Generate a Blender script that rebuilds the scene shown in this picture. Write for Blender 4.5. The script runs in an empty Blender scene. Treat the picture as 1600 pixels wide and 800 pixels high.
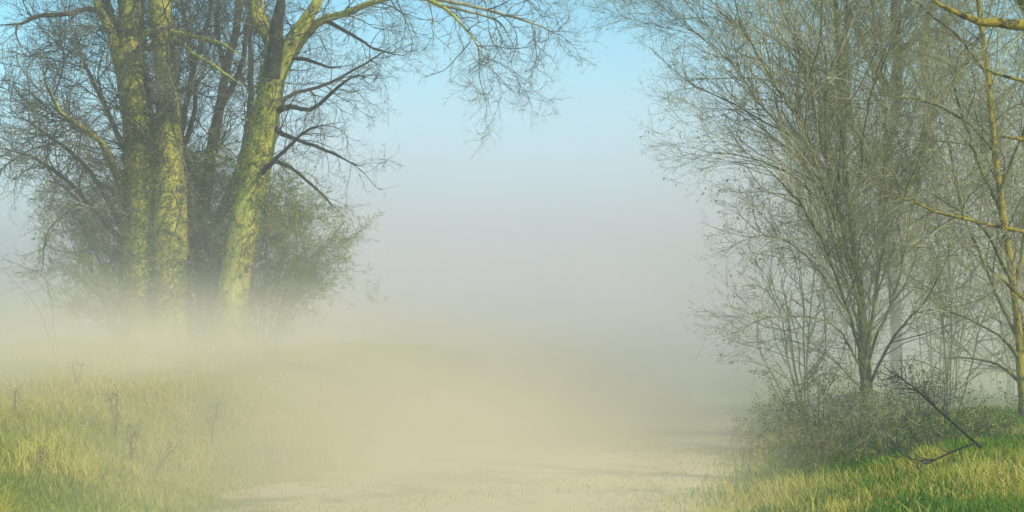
import bpy, math
import numpy as np
S = bpy.context.scene
COL = S.collection
R = math.radians

# ------------------------------------------------------------------ camera
W0, H0, HOR, FPX, CAMZ = 1600.0, 800.0, 530.0, 2198.0, 1.7
cd = bpy.data.cameras.new('camera')
cam = bpy.data.objects.new('camera', cd); COL.objects.link(cam)
cam.location = (0, 0, CAMZ); cam.rotation_euler = (R(90), 0, 0)
cd.sensor_width = 36; cd.lens = 36 * FPX / W0
cd.shift_y = (HOR - H0 / 2) / W0
cd.clip_end = 3000
S.camera = cam

# ------------------------------------------------------------------ light
SUN_EL, SUN_AZ = 36.0, 124.0           # azimuth clockwise from +Y (the view direction)
w = bpy.data.worlds.new('World'); S.world = w; w.use_nodes = True
nt = w.node_tree
sky = nt.nodes.new('ShaderNodeTexSky'); sky.sky_type = 'NISHITA'; sky.sun_disc = False
sky.sun_elevation = R(SUN_EL); sky.sun_rotation = R(SUN_AZ)
sky.air_density = 0.8; sky.dust_density = 0.1; sky.ozone_density = 1.0
bg = nt.nodes['Background']; bg.inputs['Strength'].default_value = 0.14
tint = nt.nodes.new('ShaderNodeMix'); tint.data_type = 'RGBA'; tint.blend_type = 'MULTIPLY'; tint.inputs[0].default_value = 1
tint.inputs[7].default_value = (.64, 1.10, .95, 1)      # the photograph's cyan cast of the sky
nt.links.new(sky.outputs[0], tint.inputs[6]); nt.links.new(tint.outputs[2], bg.inputs[0])
sd = bpy.data.lights.new('sun', 'SUN'); sd.energy = 3.6; sd.angle = R(0.5); sd.color = (1.0, 0.94, 0.83)
sun = bpy.data.objects.new('sun', sd); COL.objects.link(sun)
sun.rotation_euler = (R(90 - SUN_EL), 0, R(180 - SUN_AZ))
sun.location = (30, -30, 40)
S.view_settings.view_transform = 'Standard'; S.view_settings.look = 'None'
S.view_settings.gamma = 1; S.view_settings.exposure = 0.65
S.render.engine = 'CYCLES'
cy = S.cycles
cy.volume_bounces = 4; cy.max_bounces = 8; cy.diffuse_bounces = 2; cy.glossy_bounces = 1
cy.transparent_max_bounces = 8; cy.use_denoising = True
cy.volume_max_steps = 256

# ------------------------------------------------------------------ helpers
def hash2(ix, iy, seed=0):
    v = np.sin(ix * 127.1 + iy * 311.7 + seed * 74.7) * 43758.5453
    return v - np.floor(v)
def vnoise(x, y, seed=0):
    ix, iy = np.floor(x), np.floor(y); fx, fy = x - ix, y - iy
    fx = fx * fx * (3 - 2 * fx); fy = fy * fy * (3 - 2 * fy)
    a = hash2(ix, iy, seed); b = hash2(ix + 1, iy, seed); c = hash2(ix, iy + 1, seed); d = hash2(ix + 1, iy + 1, seed)
    return (a * (1 - fx) + b * fx) * (1 - fy) + (c * (1 - fx) + d * fx) * fy
def fbm(x, y, seed=0, o=4):
    s = 0; a = 0.5
    for i in range(o):
        s = s + a * vnoise(x, y, seed + i); x = x * 2.03; y = y * 2.03; a *= 0.5
    return s
def sstep(a, b, x):
    t = np.clip((x - a) / (b - a), 0, 1); return t * t * (3 - 2 * t)

def at(px, py, d):
    return np.array([(px - 800) / FPX * d, d, CAMZ + (HOR - py) / FPX * d])

# the path's edges: x as a function of y
PL_Y = np.array([-30, 0, 10, 13.8, 17.5, 21.5, 26, 31, 41, 60, 90, 400.])
PL_X = np.array([-5, -4.6, -4.0, -3.5, -2.6, -1.6, -0.75, -0.1, 0.6, 2.5, 9, 120.])
PR_Y = np.array([-30, 0, 10, 13.8, 18.7, 23.4, 30, 41, 60, 90, 400.])
PR_X = np.array([1.0, 1.0, 1.6, 2.3, 3.5, 4.5, 5.2, 6.0, 8.5, 15, 128.])
def pl(y): return np.interp(y, PL_Y, PL_X)
def pr(y): return np.interp(y, PR_Y, PR_X)

def height(x, y):
    x = np.asarray(x, float); y = np.asarray(y, float)
    dl = pl(y) - x; dr = x - pr(y)
    # left bank, growing with distance to the old trees, then falling away
    amp = np.interp(y, [0, 12, 20, 30, 38, 46, 70, 400], [0.4, 0.5, 0.95, 1.3, 1.4, 1.3, 0.9, 0.0])
    hl = amp * sstep(0.0, 3.3, dl) * (1 - 0.5 * sstep(14, 60, dl))
    ampr = np.interp(y, [0, 12, 15, 20, 30, 60, 400], [0.15, 0.25, 0.5, 0.5, 0.35, 0.1, 0.0])
    hr = ampr * sstep(0.0, 2.4, dr)
    off = np.maximum(np.maximum(dl, dr), 0)
    n = (fbm(x * 0.5, y * 0.5, 3) - 0.5) * 0.42 * sstep(0, 2.0, off) + (fbm(x * 1.6, y * 1.6, 9) - 0.5) * 0.05
    rut = -0.03 * (np.exp(-((x - (pl(y) * .68 + pr(y) * .32)) / .25) ** 2) + np.exp(-((x - (pl(y) * .3 + pr(y) * .7)) / .25) ** 2))
    return hl + hr + n * 0.9 + rut * (off <= 0)

def mesh_obj(name, V, F, mat, parent=None, smooth=False):
    """F: (n,k) int array, or list of such arrays"""
    Fs = F if isinstance(F, list) else [F]
    me = bpy.data.meshes.new(name)
    V = np.asarray(V, np.float32)
    me.vertices.add(len(V)); me.vertices.foreach_set('co', V.ravel())
    tot = [np.full(len(f), f.shape[1], np.int32) for f in Fs]
    tot = np.concatenate(tot); idx = np.concatenate([f.ravel() for f in Fs]).astype(np.int32)
    st = np.concatenate([[0], np.cumsum(tot)[:-1]]).astype(np.int32)
    me.loops.add(len(idx)); me.loops.foreach_set('vertex_index', idx)
    me.polygons.add(len(tot)); me.polygons.foreach_set('loop_start', st); me.polygons.foreach_set('loop_total', tot)
    me.update(calc_edges=True)
    me.polygons.foreach_set('use_smooth', np.full(len(tot), smooth, bool))
    me.materials.append(mat)
    o = bpy.data.objects.new(name, me); COL.objects.link(o)
    if parent is not None:
        o.parent = parent
        o.matrix_parent_inverse.identity()
    return o

def tag(o, label=None, cat=None, group=None, kind=None):
    if label: o['label'] = label
    if cat: o['category'] = cat
    if group: o['group'] = group
    if kind: o['kind'] = kind
    return o
def thing(name, loc, label, cat, group=None):
    o = bpy.data.objects.new(name, None); COL.objects.link(o)
    o.location = [float(v) for v in loc]; o.empty_display_size = .2
    return tag(o, label, cat, group)

# ------------------------------------------------------------------ materials
def mat(name, build):
    m = bpy.data.materials.new(name); m.use_nodes = True
    n = m.node_tree; b = n.nodes['Principled BSDF']
    b.inputs['Roughness'].default_value = 0.85
    b.inputs['Specular IOR Level'].default_value = 0.25
    build(n, b); return m
def N(n, t, **kw):
    x = n.nodes.new(t)
    for k, v in kw.items():
        if k in x.inputs: x.inputs[k].default_value = v
        else: setattr(x, k, v)
    return x
def ramp(n, fac, stops):
    r = n.nodes.new('ShaderNodeValToRGB'); e = r.color_ramp.elements
    while len(e) < len(stops): e.new(0.5)
    for i, (p, c) in enumerate(stops):
        e[i].position = p; e[i].color = (*c, 1)
    n.links.new(fac, r.inputs[0]); return r.outputs[0]
def mixc(n, fac, a, b, mode='MIX'):
    m = n.nodes.new('ShaderNodeMix'); m.data_type = 'RGBA'; m.blend_type = mode
    if isinstance(fac, float): m.inputs[0].default_value = fac
    else: n.links.new(fac, m.inputs[0])
    for s, v in ((6, a), (7, b)):
        if isinstance(v, tuple): m.inputs[s].default_value = (*v, 1)
        else: n.links.new(v, m.inputs[s])
    return m.outputs[2]

def bark(name, moss, dark, mossy=0.5, scale=1.0):
    def b_(n, b):
        tc = n.nodes.new('ShaderNodeTexCoord'); mp = N(n, 'ShaderNodeMapping'); mp.inputs['Scale'].default_value = (1, 1, .22)
        n.links.new(tc.outputs['Object'], mp.inputs[0])
        n1 = N(n, 'ShaderNodeTexNoise', Scale=3.2 * scale, Detail=10.0, Roughness=.75); n.links.new(tc.outputs['Object'], n1.inputs['Vector'])
        n2 = N(n, 'ShaderNodeTexNoise', Scale=17.0 * scale, Detail=8.0, Roughness=.78); n.links.new(mp.outputs[0], n2.inputs['Vector'])
        c1 = ramp(n, n2.outputs[0], [(.35, tuple(v * .45 for v in dark)), (.5, dark), (.68, tuple(v * 1.6 for v in dark))])
        c2 = ramp(n, n2.outputs[0], [(.33, tuple(v * .5 for v in moss)), (.55, moss), (.72, tuple(min(1, v * 1.35) for v in moss))])
        f = ramp(n, n1.outputs[0], [(max(0, .62 - mossy * .3), (0, 0, 0)), (.72 - mossy * .3, (1, 1, 1))])
        n.links.new(mixc(n, f, c1, c2), b.inputs['Base Color'])
        bp = N(n, 'ShaderNodeBump', Strength=1.0, Distance=.07); n.links.new(n2.outputs[0], bp.inputs['Height'])
        n.links.new(bp.outputs[0], b.inputs['Normal'])
        b.inputs['Specular IOR Level'].default_value = .1
    return mat(name, b_)

def varied(name, cols, scale=1.2, trans=0.0):
    """per-piece random colour, shifted by broad patches"""
    def b_(n, b):
        g = n.nodes.new('ShaderNodeNewGeometry')
        tc = n.nodes.new('ShaderNodeTexCoord')
        n1 = N(n, 'ShaderNodeTexNoise', Scale=scale, Detail=4.0, Roughness=.6); n.links.new(tc.outputs['Object'], n1.inputs['Vector'])
        a = N(n, 'ShaderNodeMath', operation='MULTIPLY_ADD'); n.links.new(n1.outputs[0], a.inputs[0]); a.inputs[1].default_value = 1.6; a.inputs[2].default_value = -.55
        c = N(n, 'ShaderNodeMath', operation='MULTIPLY_ADD'); n.links.new(g.outputs['Random Per Island'], c.inputs[0]); c.inputs[1].default_value = .5
        n.links.new(a.outputs[0], c.inputs[2])
        k = len(cols) - 1
        col = ramp(n, c.outputs[0], [(i / k, cc) for i, cc in enumerate(cols)])
        n.links.new(col, b.inputs['Base Color'])
        b.inputs['Specular IOR Level'].default_value = .15
        if trans:
            t = n.nodes.new('ShaderNodeBsdfTranslucent'); n.links.new(col, t.inputs[0])
            ms = n.nodes.new('ShaderNodeMixShader'); ms.inputs[0].default_value = trans
            n.links.new(b.outputs[0], ms.inputs[1]); n.links.new(t.outputs[0], ms.inputs[2])
            n.links.new(ms.outputs[0], n.nodes['Material Output'].inputs[0])
    return mat(name, b_)

M_MOSS = bark('mossy_bark', (.54, .49, .09), (.10, .095, .05), .78)
M_BARK2 = bark('brown_bark', (.50, .44, .09), (.09, .078, .048), .68)
M_DARK = bark('dark_bark', (.15, .14, .07), (.05, .043, .035), .35)
M_YEL = bark('lichen_bark', (.58, .43, .06), (.12, .10, .05), .68, 2.0)
M_THIN = bark('young_bark', (.36, .35, .10), (.13, .12, .07), .55, 3.0)
M_TWIG = varied('twig_grey', [(.045, .04, .028), (.16, .145, .08), (.38, .33, .19), (.62, .54, .36)], 1.0)
M_TWIGL = varied('twig_brown', [(.018, .017, .014), (.05, .046, .03), (.13, .115, .075), (.34, .29, .20)], 1.0)
M_TWIGD = varied('twig_dark', [(.03, .03, .028), (.06, .055, .045), (.10, .09, .075), (.15, .13, .1)], 1.0)
M_TWIGG = varied('twig_olive', [(.05, .05, .025), (.14, .14, .055), (.26, .26, .09), (.42, .39, .17)], 1.0)
M_LEAFG = varied('young_leaves', [(.14, .17, .025), (.26, .29, .04), (.38, .38, .05), (.50, .46, .07)], 1.0, .3)
M_LEAFB = varied('bramble_leaves', [(.09, .10, .03), (.18, .18, .055), (.28, .25, .09), (.40, .32, .15)], 1.5, .2)
M_IVY = varied('ivy_leaves', [(.04, .045, .018), (.13, .13, .03), (.28, .27, .05), (.46, .41, .08)], 2.5, .15)
M_GRASS = varied('green_grass', [(.10, .17, .015), (.19, .27, .025), (.30, .35, .035), (.44, .42, .07), (.52, .46, .13)], .35, .3)
M_GRASSR = varied('field_grass', [(.05, .13, .013), (.08, .20, .018), (.13, .24, .025), (.24, .28, .05)], .3, .3)
M_DRY = varied('dry_grass', [(.30, .30, .05), (.48, .43, .07), (.62, .52, .12), (.66, .55, .22)], .8, .3)
M_STALK = varied('dry_stalks', [(.4, .34, .2), (.5, .44, .28), (.6, .54, .38)], .8)
M_WEED = varied('dead_weed', [(.09, .08, .05), (.15, .12, .08), (.22, .18, .12)], .8)

def g_(n, b):
    tc = n.nodes.new('ShaderNodeTexCoord')
    n1 = N(n, 'ShaderNodeTexNoise', Scale=.35, Detail=8.0, Roughness=.65); n.links.new(tc.outputs['Object'], n1.inputs['Vector'])
    n2 = N(n, 'ShaderNodeTexNoise', Scale=6.0, Detail=6.0, Roughness=.7); n.links.new(tc.outputs['Object'], n2.inputs['Vector'])
    c1 = ramp(n, n1.outputs[0], [(.3, (.16, .22, .03)), (.5, (.30, .29, .06)), (.7, (.44, .38, .12))])
    c2 = ramp(n, n2.outputs[0], [(.3, (.45, .45, .4)), (.6, (1, 1, 1))])
    n.links.new(mixc(n, 1.0, c1, c2, 'MULTIPLY'), b.inputs['Base Color'])
    bp = N(n, 'ShaderNodeBump', Strength=.8, Distance=.08); n.links.new(n2.outputs[0], bp.inputs['Height']); n.links.new(bp.outputs[0], b.inputs['Normal'])
M_GROUND = mat('turf', g_)
def p_(n, b):
    tc = n.nodes.new('ShaderNodeTexCoord')
    n1 = N(n, 'ShaderNodeTexNoise', Scale=.5, Detail=8.0, Roughness=.7); n.links.new(tc.outputs['Object'], n1.inputs['Vector'])
    n2 = N(n, 'ShaderNodeTexNoise', Scale=25.0, Detail=6.0, Roughness=.7); n.links.new(tc.outputs['Object'], n2.inputs['Vector'])
    c1 = ramp(n, n1.outputs[0], [(.38, (.25, .24, .10)), (.48, (.58, .47, .28)), (.7, (.66, .54, .34))])
    c2 = ramp(n, n2.outputs[0], [(.3, (.6, .6, .58)), (.6, (1, 1, 1))])
    n.links.new(mixc(n, 1.0, c1, c2, 'MULTIPLY'), b.inputs['Base Color'])
    bp = N(n, 'ShaderNodeBump', Strength=.6, Distance=.03); n.links.new(n2.outputs[0], bp.inputs['Height']); n.links.new(bp.outputs[0], b.inputs['Normal'])
M_PATH = mat('sandy_dirt', p_)

# ------------------------------------------------------------------ ground and path
def axis(lo, hi, fine0, fine1, step, grow=1.18):
    a = list(np.arange(fine0, fine1 + 1e-6, step)); s = step
    while a[-1] < hi: s *= grow; a.append(a[-1] + s)
    s = step
    while a[0] > lo: s *= grow; a.insert(0, a[0] - s)
    return np.array(a)
xs = axis(-900, 900, -16, 16, .16); ys = axis(-60, 1500, 9, 52, .2)
X, Y = np.meshgrid(xs, ys); Z = height(X, Y)
nx, ny = len(xs), len(ys)
i = (np.arange(ny - 1)[:, None] * nx + np.arange(nx - 1)[None]).ravel()
tag(mesh_obj('ground', np.stack([X.ravel(), Y.ravel(), Z.ravel()], 1), np.stack([i, i + 1, i + nx + 1, i + nx], 1), M_GROUND, smooth=True),
    'grassy ground and field', kind='structure')
py_ = np.concatenate([np.arange(-20, 60, .25), np.geomspace(60, 380, 60)]); u = np.linspace(0, 1, 34)
Yp = np.repeat(py_[:, None], 34, 1)
rag = (fbm(py_ * 1.3, py_ * 0 + 5, 21) - .5) * 1.8; rag2 = (fbm(py_ * 1.3, py_ * 0 + 9, 31) - .5) * 1.6
L = pl(py_) + rag; Rr = pr(py_) + rag2
Xp = L[:, None] + (Rr - L)[:, None] * u[None]
Zp = height(Xp, Yp) + .006 + .02 * np.minimum(1, np.minimum(u, 1 - u) * 12)[None] 
Zp[:, 0] -= .05; Zp[:, -1] -= .05
n = len(py_); i = (np.arange(n - 1)[:, None] * 34 + np.arange(33)[None]).ravel()
tag(mesh_obj('path', np.stack([Xp.ravel(), Yp.ravel(), Zp.ravel()], 1), np.stack([i, i + 1, i + 35, i + 34], 1), M_PATH, smooth=True),
    'pale sandy farm path', kind='structure')

# ------------------------------------------------------------------ tubes and trees
def norm(v): return v / np.maximum(np.linalg.norm(v, axis=-1, keepdims=True), 1e-9)
def tubes(P, Rd, sides, lump=0.0, seed=0):
    """P (K,N,3), Rd (K,N) -> verts, quads"""
    K, Nn = Rd.shape
    T = np.gradient(P, axis=1); T = norm(T)
    ref = np.where(np.abs(T[:, :1, 2:3]) > .8, np.array([1., 0, 0]), np.array([0, 0, 1.]))
    A = norm(np.cross(T, np.broadcast_to(ref, T.shape))); B = np.cross(T, A)
    th = np.arange(sides) * 2 * np.pi / sides
    rr = Rd[:, :, None] * np.ones(sides)
    if lump:
        arc = np.concatenate([np.zeros((K, 1)), np.cumsum(np.linalg.norm(np.diff(P, axis=1), axis=2), 1)], 1)
        cx = np.cos(th)[None, None] * 1.7 + seed * 3.1; sx = np.sin(th)[None, None] * 1.7
        rr = rr * (1 + lump * (fbm(cx + arc[:, :, None] * .9, sx + arc[:, :, None] * .6, seed) - .5) * 2
                   + lump * .5 * (fbm(cx * 3 + 4, sx * 3 + arc[:, :, None] * 2.5, seed + 7) - .5) * 2)
    V = P[:, :, None] + rr[..., None] * (np.cos(th)[None, None, :, None] * A[:, :, None] + np.sin(th)[None, None, :, None] * B[:, :, None])
    base = (np.arange(K)[:, None, None] * Nn + np.arange(Nn - 1)[None, :, None]) * sides
    j = np.arange(sides)[None, None]; j2 = (j + 1) % sides
    q = np.stack([base + j, base + j2, base + sides + j2, base + sides + j], -1).reshape(-1, 4)
    return V.reshape(-1, 3), q
def merge(parts):
    V = []; F = []; o = 0
    for v, f in parts:
        V.append(v); F.append(f + o); o += len(v)
    return np.concatenate(V), np.concatenate(F)

def spline(pts, n):
    """Catmull-Rom through pts (k,m) resampled to n"""
    p = np.asarray(pts, float); k = len(p)
    p = np.vstack([2 * p[0] - p[1], p, 2 * p[-1] - p[-2]])
    t = np.linspace(0, k - 1 - 1e-6, n); i = t.astype(int); f = (t - i)[:, None]
    a, b, c, d = p[i], p[i + 1], p[i + 2], p[i + 3]
    return .5 * ((2 * b) + (c - a) * f + (2 * a - 5 * b + 4 * c - d) * f ** 2 + (3 * b - a - 3 * c + d) * f ** 3)

def spawn(rng, P, Rd, spacing, tmin=.15, tmax=1.0, ang=(45, 12), lf=(.35, .65), lclamp=(.1, 3), rk=.006, rmin=.0025,
          nseg=6, wig=.18, trop=.05, bias=None, flat=0):
    K, Nn, _ = P.shape
    seg = np.linalg.norm(np.diff(P, axis=1), axis=2); Ln = seg.sum(1)
    cnt = rng.poisson(np.maximum(Ln * (tmax - tmin) / (spacing * SP) - 1.5, .1))
    idx = np.repeat(np.arange(K), cnt); M = len(idx)

    t = tmin + (tmax - tmin) * rng.random(M) ** .8
    idx = np.concatenate([idx, np.arange(K), np.arange(K)]); t = np.concatenate([t, rng.uniform(.9, .99, K), rng.uniform(.8, .97, K)]); M = len(idx)
    f = t * (Nn - 1); i0 = np.minimum(f.astype(int), Nn - 2); fr = (f - i0)
    p0 = P[idx, i0] * (1 - fr[:, None]) + P[idx, i0 + 1] * fr[:, None]
    r0 = Rd[idx, i0] * (1 - fr) + Rd[idx, i0 + 1] * fr
    T = norm(P[idx, i0 + 1] - P[idx, i0])
    q = norm(rng.normal(size=(M, 3))); perp = norm(q - (q * T).sum(1, keepdims=True) * T)
    if bias is not None: perp = norm(perp + np.asarray(bias)[None] * 1.0)
    a = np.radians(rng.normal(ang[0], ang[1], M) * np.where(t > .93, .45, 1))[:, None]
    D = norm(T * np.cos(a) + perp * np.sin(a))
    ln = Ln[idx] * rng.uniform(lf[0], lf[1], M) * (1 - .45 * t); ln = np.clip(ln * rng.uniform(.8, 1.2, M), lclamp[0], lclamp[1])
    r = np.minimum(np.maximum(ln * rk, rmin), r0 * .8 + .001); r = np.maximum(r, rmin * .8)
    pts = np.zeros((M, nseg + 1, 3)); pts[:, 0] = p0
    w = norm(rng.normal(size=(M, 3)))
    for s in range(nseg):
        w = .5 * w + rng.normal(size=(M, 3)) * .7
        D = norm(D + w * wig + np.array([0, 0, trop]))
        pts[:, s + 1] = pts[:, s] + D * (ln / nseg)[:, None]
    rad = r[:, None] * np.linspace(1, .35, nseg + 1)[None]
    return pts, rad

def leaves(rng, P, per, size, spread=.03):
    K, Nn, _ = P.shape
    M = rng.poisson(K * per)
    k = rng.integers(0, K, M); f = rng.random(M) * (Nn - 1); i0 = f.astype(int); i0 = np.minimum(i0, Nn - 2); fr = (f - i0)[:, None]
    c = P[k, i0] * (1 - fr) + P[k, i0 + 1] * fr + rng.normal(size=(M, 3)) * spread
    a = norm(rng.normal(size=(M, 3))); b = norm(np.cross(a, norm(rng.normal(size=(M, 3)))))
    s = (size * rng.uniform(.5, 1.4, M))[:, None]
    V = np.stack([c - a * s, c + b * s * .55, c + a * s, c - b * s * .55], 1).reshape(-1, 3)
    return V, np.arange(M * 4).reshape(-1, 4)

SP = .8
def cling(T, per_m, size, m, z0, z1, name='ivy', puff=.05):
    """small leaves and moss tufts clinging to the trunks' bark between two heights"""
    C = []
    for q in T.trunks:
        ln = np.linalg.norm(np.diff(q[:, :3], axis=0), axis=1).sum(); M = int(per_m * ln)
        f = T.rng.random(M) * (len(q) - 1); i = f.astype(int); i = np.minimum(i, len(q) - 2); fr = (f - i)[:, None]
        c = q[i] * (1 - fr) + q[i + 1] * fr
        th = T.rng.random(M) * 2 * np.pi; rad = c[:, 3] * 1.03 + np.abs(T.rng.normal(0, puff, M))
        p = c[:, :3] + np.stack([np.cos(th) * rad, np.sin(th) * rad, 0 * th], 1)
        z = p[:, 2] - T.b[2]
        k = (fbm(th * 1.6 + 9, z * .8, T.seed, 3) > .42) & (T.rng.random(M) < sstep(z0, z0 + .6, z) * sstep(z1, z1 - 2.5, z))
        C.append(p[k])
    c = np.concatenate(C); P = np.stack([c, c + T.rng.normal(size=c.shape) * .01], 1)
    V, F = leaves(T.rng, P, 1.0, size, .015); mesh_obj(name, V - T.b, F, m, T.root)

class Tree:
    def __init__(s, name, base, label, cat, group, seed):
        s.root = thing(name, base, label, cat, group); s.b = np.array(base, float); s.rng = np.random.default_rng(seed)
        s.seed = seed; s.limbs = []; s.lv = []
    def stem(s, pts, kind, m, sides=14, lump=.12, n=None, keep=True):
        """pts rows: (px, py, depth, radius in px at that depth); a real tapered stem in world space"""
        w_ = np.array([[*at(p[0], p[1], p[2]), p[3] / FPX * p[2]] for p in pts])
        return s.stem_w(w_, kind, m, sides, lump, n, keep)
    def stem_w(s, w_, kind, m, sides=14, lump=.12, n=None, keep=True):
        ln = np.linalg.norm(np.diff(w_[:, :3], axis=0), axis=1).sum()
        n = n or max(8, int(ln / .14))
        q = spline(w_, n); q[:, 3] *= np.where(kind == 'trunk', 1, 1 - .8 * sstep(.65, 1, np.linspace(0, 1, n))); P = q[None, :, :3]; Rd = np.maximum(q[None, :, 3], .003)
        wob = np.cumsum(s.rng.normal(size=(n, 3)), 0); wob -= np.linspace(0, 1, n)[:, None] * wob[-1]
        P = P + wob[None] * {'trunk': .006, 'stem': .034}.get(kind, .011) * min(1, ln / 3)
        V, F = tubes(P, Rd, sides, lump, s.seed + len(s.limbs))
        mesh_obj(kind, V - s.b, F, m, s.root, True)
        s.trunks = getattr(s, 'trunks', [])
        if kind == 'trunk': s.trunks.append(q)
        if keep: s.limbs.append((spline(np.hstack([P[0], Rd[0][:, None]]), 24)))
        return s
    def crown(s, m, levels, leaf=None, extra=None, name='crown'):
        """levels: list of dicts for spawn"""
        A = np.array(s.limbs); P, Rd = A[:, :, :3], A[:, :, 3]
        parts = []; lastP = None; allp = []
        for li, kw in enumerate(levels):
            kw = dict(kw); src = kw.pop('src', None)
            r = spawn(s.rng, P, Rd, **kw)
            if r is None: break
            P, Rd = r
            # nothing grows into the soil
            g = height(P[:, :, 0], P[:, :, 1]) + .03
            P[:, :, 2] = np.maximum(P[:, :, 2], g)
            parts.append(tubes(P, Rd, 6 if li == 0 else (4 if li == 1 else 3))); allp.append(P)
        V, F = merge(parts); mesh_obj(name, V - s.b, F, m, s.root)
        s.allp = allp
        if leaf:
            for (lvl, per, size, mm, zc) in leaf:
                Q = allp[lvl]
                if zc is not None:
                    z = Q[:, 0, 2]; keep = s.rng.random(len(z)) < np.clip((zc[1] - z) / (zc[1] - zc[0]), 0, 1); Q = Q[keep]
                if len(Q): 
                    V, F = leaves(s.rng, Q, per, size); mesh_obj('leaves', V - s.b, F, mm, s.root)
        return s

def on(px, d, dz=-.05):
    x = (px - 800) / FPX * d; return (x, d, float(height(x, d)) + dz)
def pyg(px, d):        # image row of the ground there
    x, y, z = on(px, d, 0); return HOR - (z - CAMZ) / d * FPX

LV = lambda a, b, c, d=None, e=None: [x for x in (a, b, c, d, e) if x]

# --- left group ------------------------------------------------------------
dA = 38.0
gA = pyg(260, dA) + 4
A = Tree('old_tree', on(262, dA), 'thick mossy old tree with twin trunks, left of the leaning trunk', 'tree', 'old mossy trees on the left bank', 11)
A.stem([(234, gA, dA, 56), (228, gA - 60, dA, 36), (228, 400, dA, 36), (226, 300, dA, 32), (217, 205, dA, 25), (206, 130, dA, 21), (204, 60, dA, 20), (208, 0, dA, 19), (212, -120, dA, 15), (205, -250, dA + .5, 8)], 'trunk', M_MOSS, 22, .14)
A.stem([(268, gA, dA - .3, 52), (266, gA - 60, dA - .3, 30), (262, 400, dA - .3, 27), (260, 300, dA - .3, 26), (258, 180, dA - .2, 19), (255, 90, dA - .2, 18), (247, 0, dA - .2, 17), (240, -120, dA, 14), (255, -260, dA, 8)], 'trunk', M_MOSS, 22, .12)
for pts, m in [
    ([(205, 125, dA, 15), (184, 90, dA - .2, 9), (176, 40, dA - .3, 7.5), (164, 0, dA - .3, 7), (150, -90, dA - .5, 4)], M_DARK),
    ([(192, 118, dA, 12), (174, 60, dA - .5, 8), (152, 10, dA - .8, 6.5), (138, -60, dA - 1, 4)], M_MOSS),
    ([(182, 62, dA - .3, 5), (150, 14 + 4, dA - 1, 4), (105, 22, dA - 1.6, 3.6), (58, 24, dA - 2, 3.4), (30, 36, dA - 2.2, 3), (-30, 38, dA - 2.6, 2)], M_DARK),
    ([(275, 165, dA, 6), (262, 172, dA - .9, 5), (240, 155, dA - 1.2, 5.5), (228, 120, dA - 1, 5), (220, 98, dA - .5, 5)], M_DARK),
    ([(232, 75, dA, 7), (222, 66, dA - .7, 6), (232, 50, dA - .9, 5), (262, 40, dA - .8, 6)], M_MOSS),
    ([(262, 50, dA, 5), (278, 52, dA - .5, 4.2), (305, 60, dA - .8, 4), (345, 70, dA - 1.2, 3.4), (390, 98, dA - 1.6, 2.4)], M_MOSS),
    ([(268, 60, dA, 4), (300, 80, dA - 1, 3), (345, 112, dA - 1.5, 2.6), (385, 138, dA - 1.8, 1.8)], M_MOSS),
    ([(200, 330, dA, 8), (165, 240, dA - .8, 5), (135, 205, dA - 1.4, 4), (90, 170, dA - 2, 3), (70, 120, dA - 2.5, 1.6)], M_BARK2),
    ([(198, 290, dA, 6), (150, 215, dA + .8, 4.4), (118, 195, dA + 1.2, 3.4), (78, 140, dA + 2, 2.4), (60, 80, dA + 2, 1.4)], M_DARK),
    ([(195, 360, dA, 6), (140, 270, dA - 1, 3.4), (80, 215, dA - 1.8, 2.6), (0, 160, dA - 2.4, 1.4)], M_DARK),
    ([(200, 250, dA, 5), (160, 150, dA + 1, 3.4), (130, 90, dA + 1.5, 2.6), (110, 20, dA + 2, 1.5)], M_BARK2),
    ([(195, 380, dA, 5), (120, 300, dA - 1, 3.2), (60, 250, dA - 2, 2.2), (-20, 225, dA - 3, 1.3)], M_DARK),
    ([(282, 250, dA, 5), (305, 170, dA + 1, 3.6), (300, 80, dA + 1.5, 3), (285, 0, dA + 2, 2.2), (280, -60, dA + 2, 1.2)], M_DARK),
    ([(240, -60, dA, 9), (300, -120, dA - 1, 6), (370, -200, dA - 2, 3)], M_MOSS),
    ([(208, -60, dA, 8), (120, -110, dA - 1, 5), (30, -150, dA - 2, 3)], M_BARK2),
]: A.stem(pts, 'limb', m, 10, .14)
A.crown(M_TWIGL, LV(dict(spacing=.21, ang=(55, 16), lf=(.3, .65), lclamp=(.5, 2.8), rk=.009, nseg=9, wig=.24, trop=.03, tmin=.2),
                   dict(spacing=.17, ang=(45, 14), lf=(.35, .65), lclamp=(.25, 1.2), rk=.009, rmin=.004, nseg=6, wig=.24, trop=.03),
                   dict(spacing=.12, ang=(42, 14), lf=(.4, .7), lclamp=(.12, .55), rk=.009, rmin=.0036, nseg=4, wig=.26, trop=0)),
        leaf=[(2, .8, .022, M_LEAFG, (3.0, 7.0))])

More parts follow.
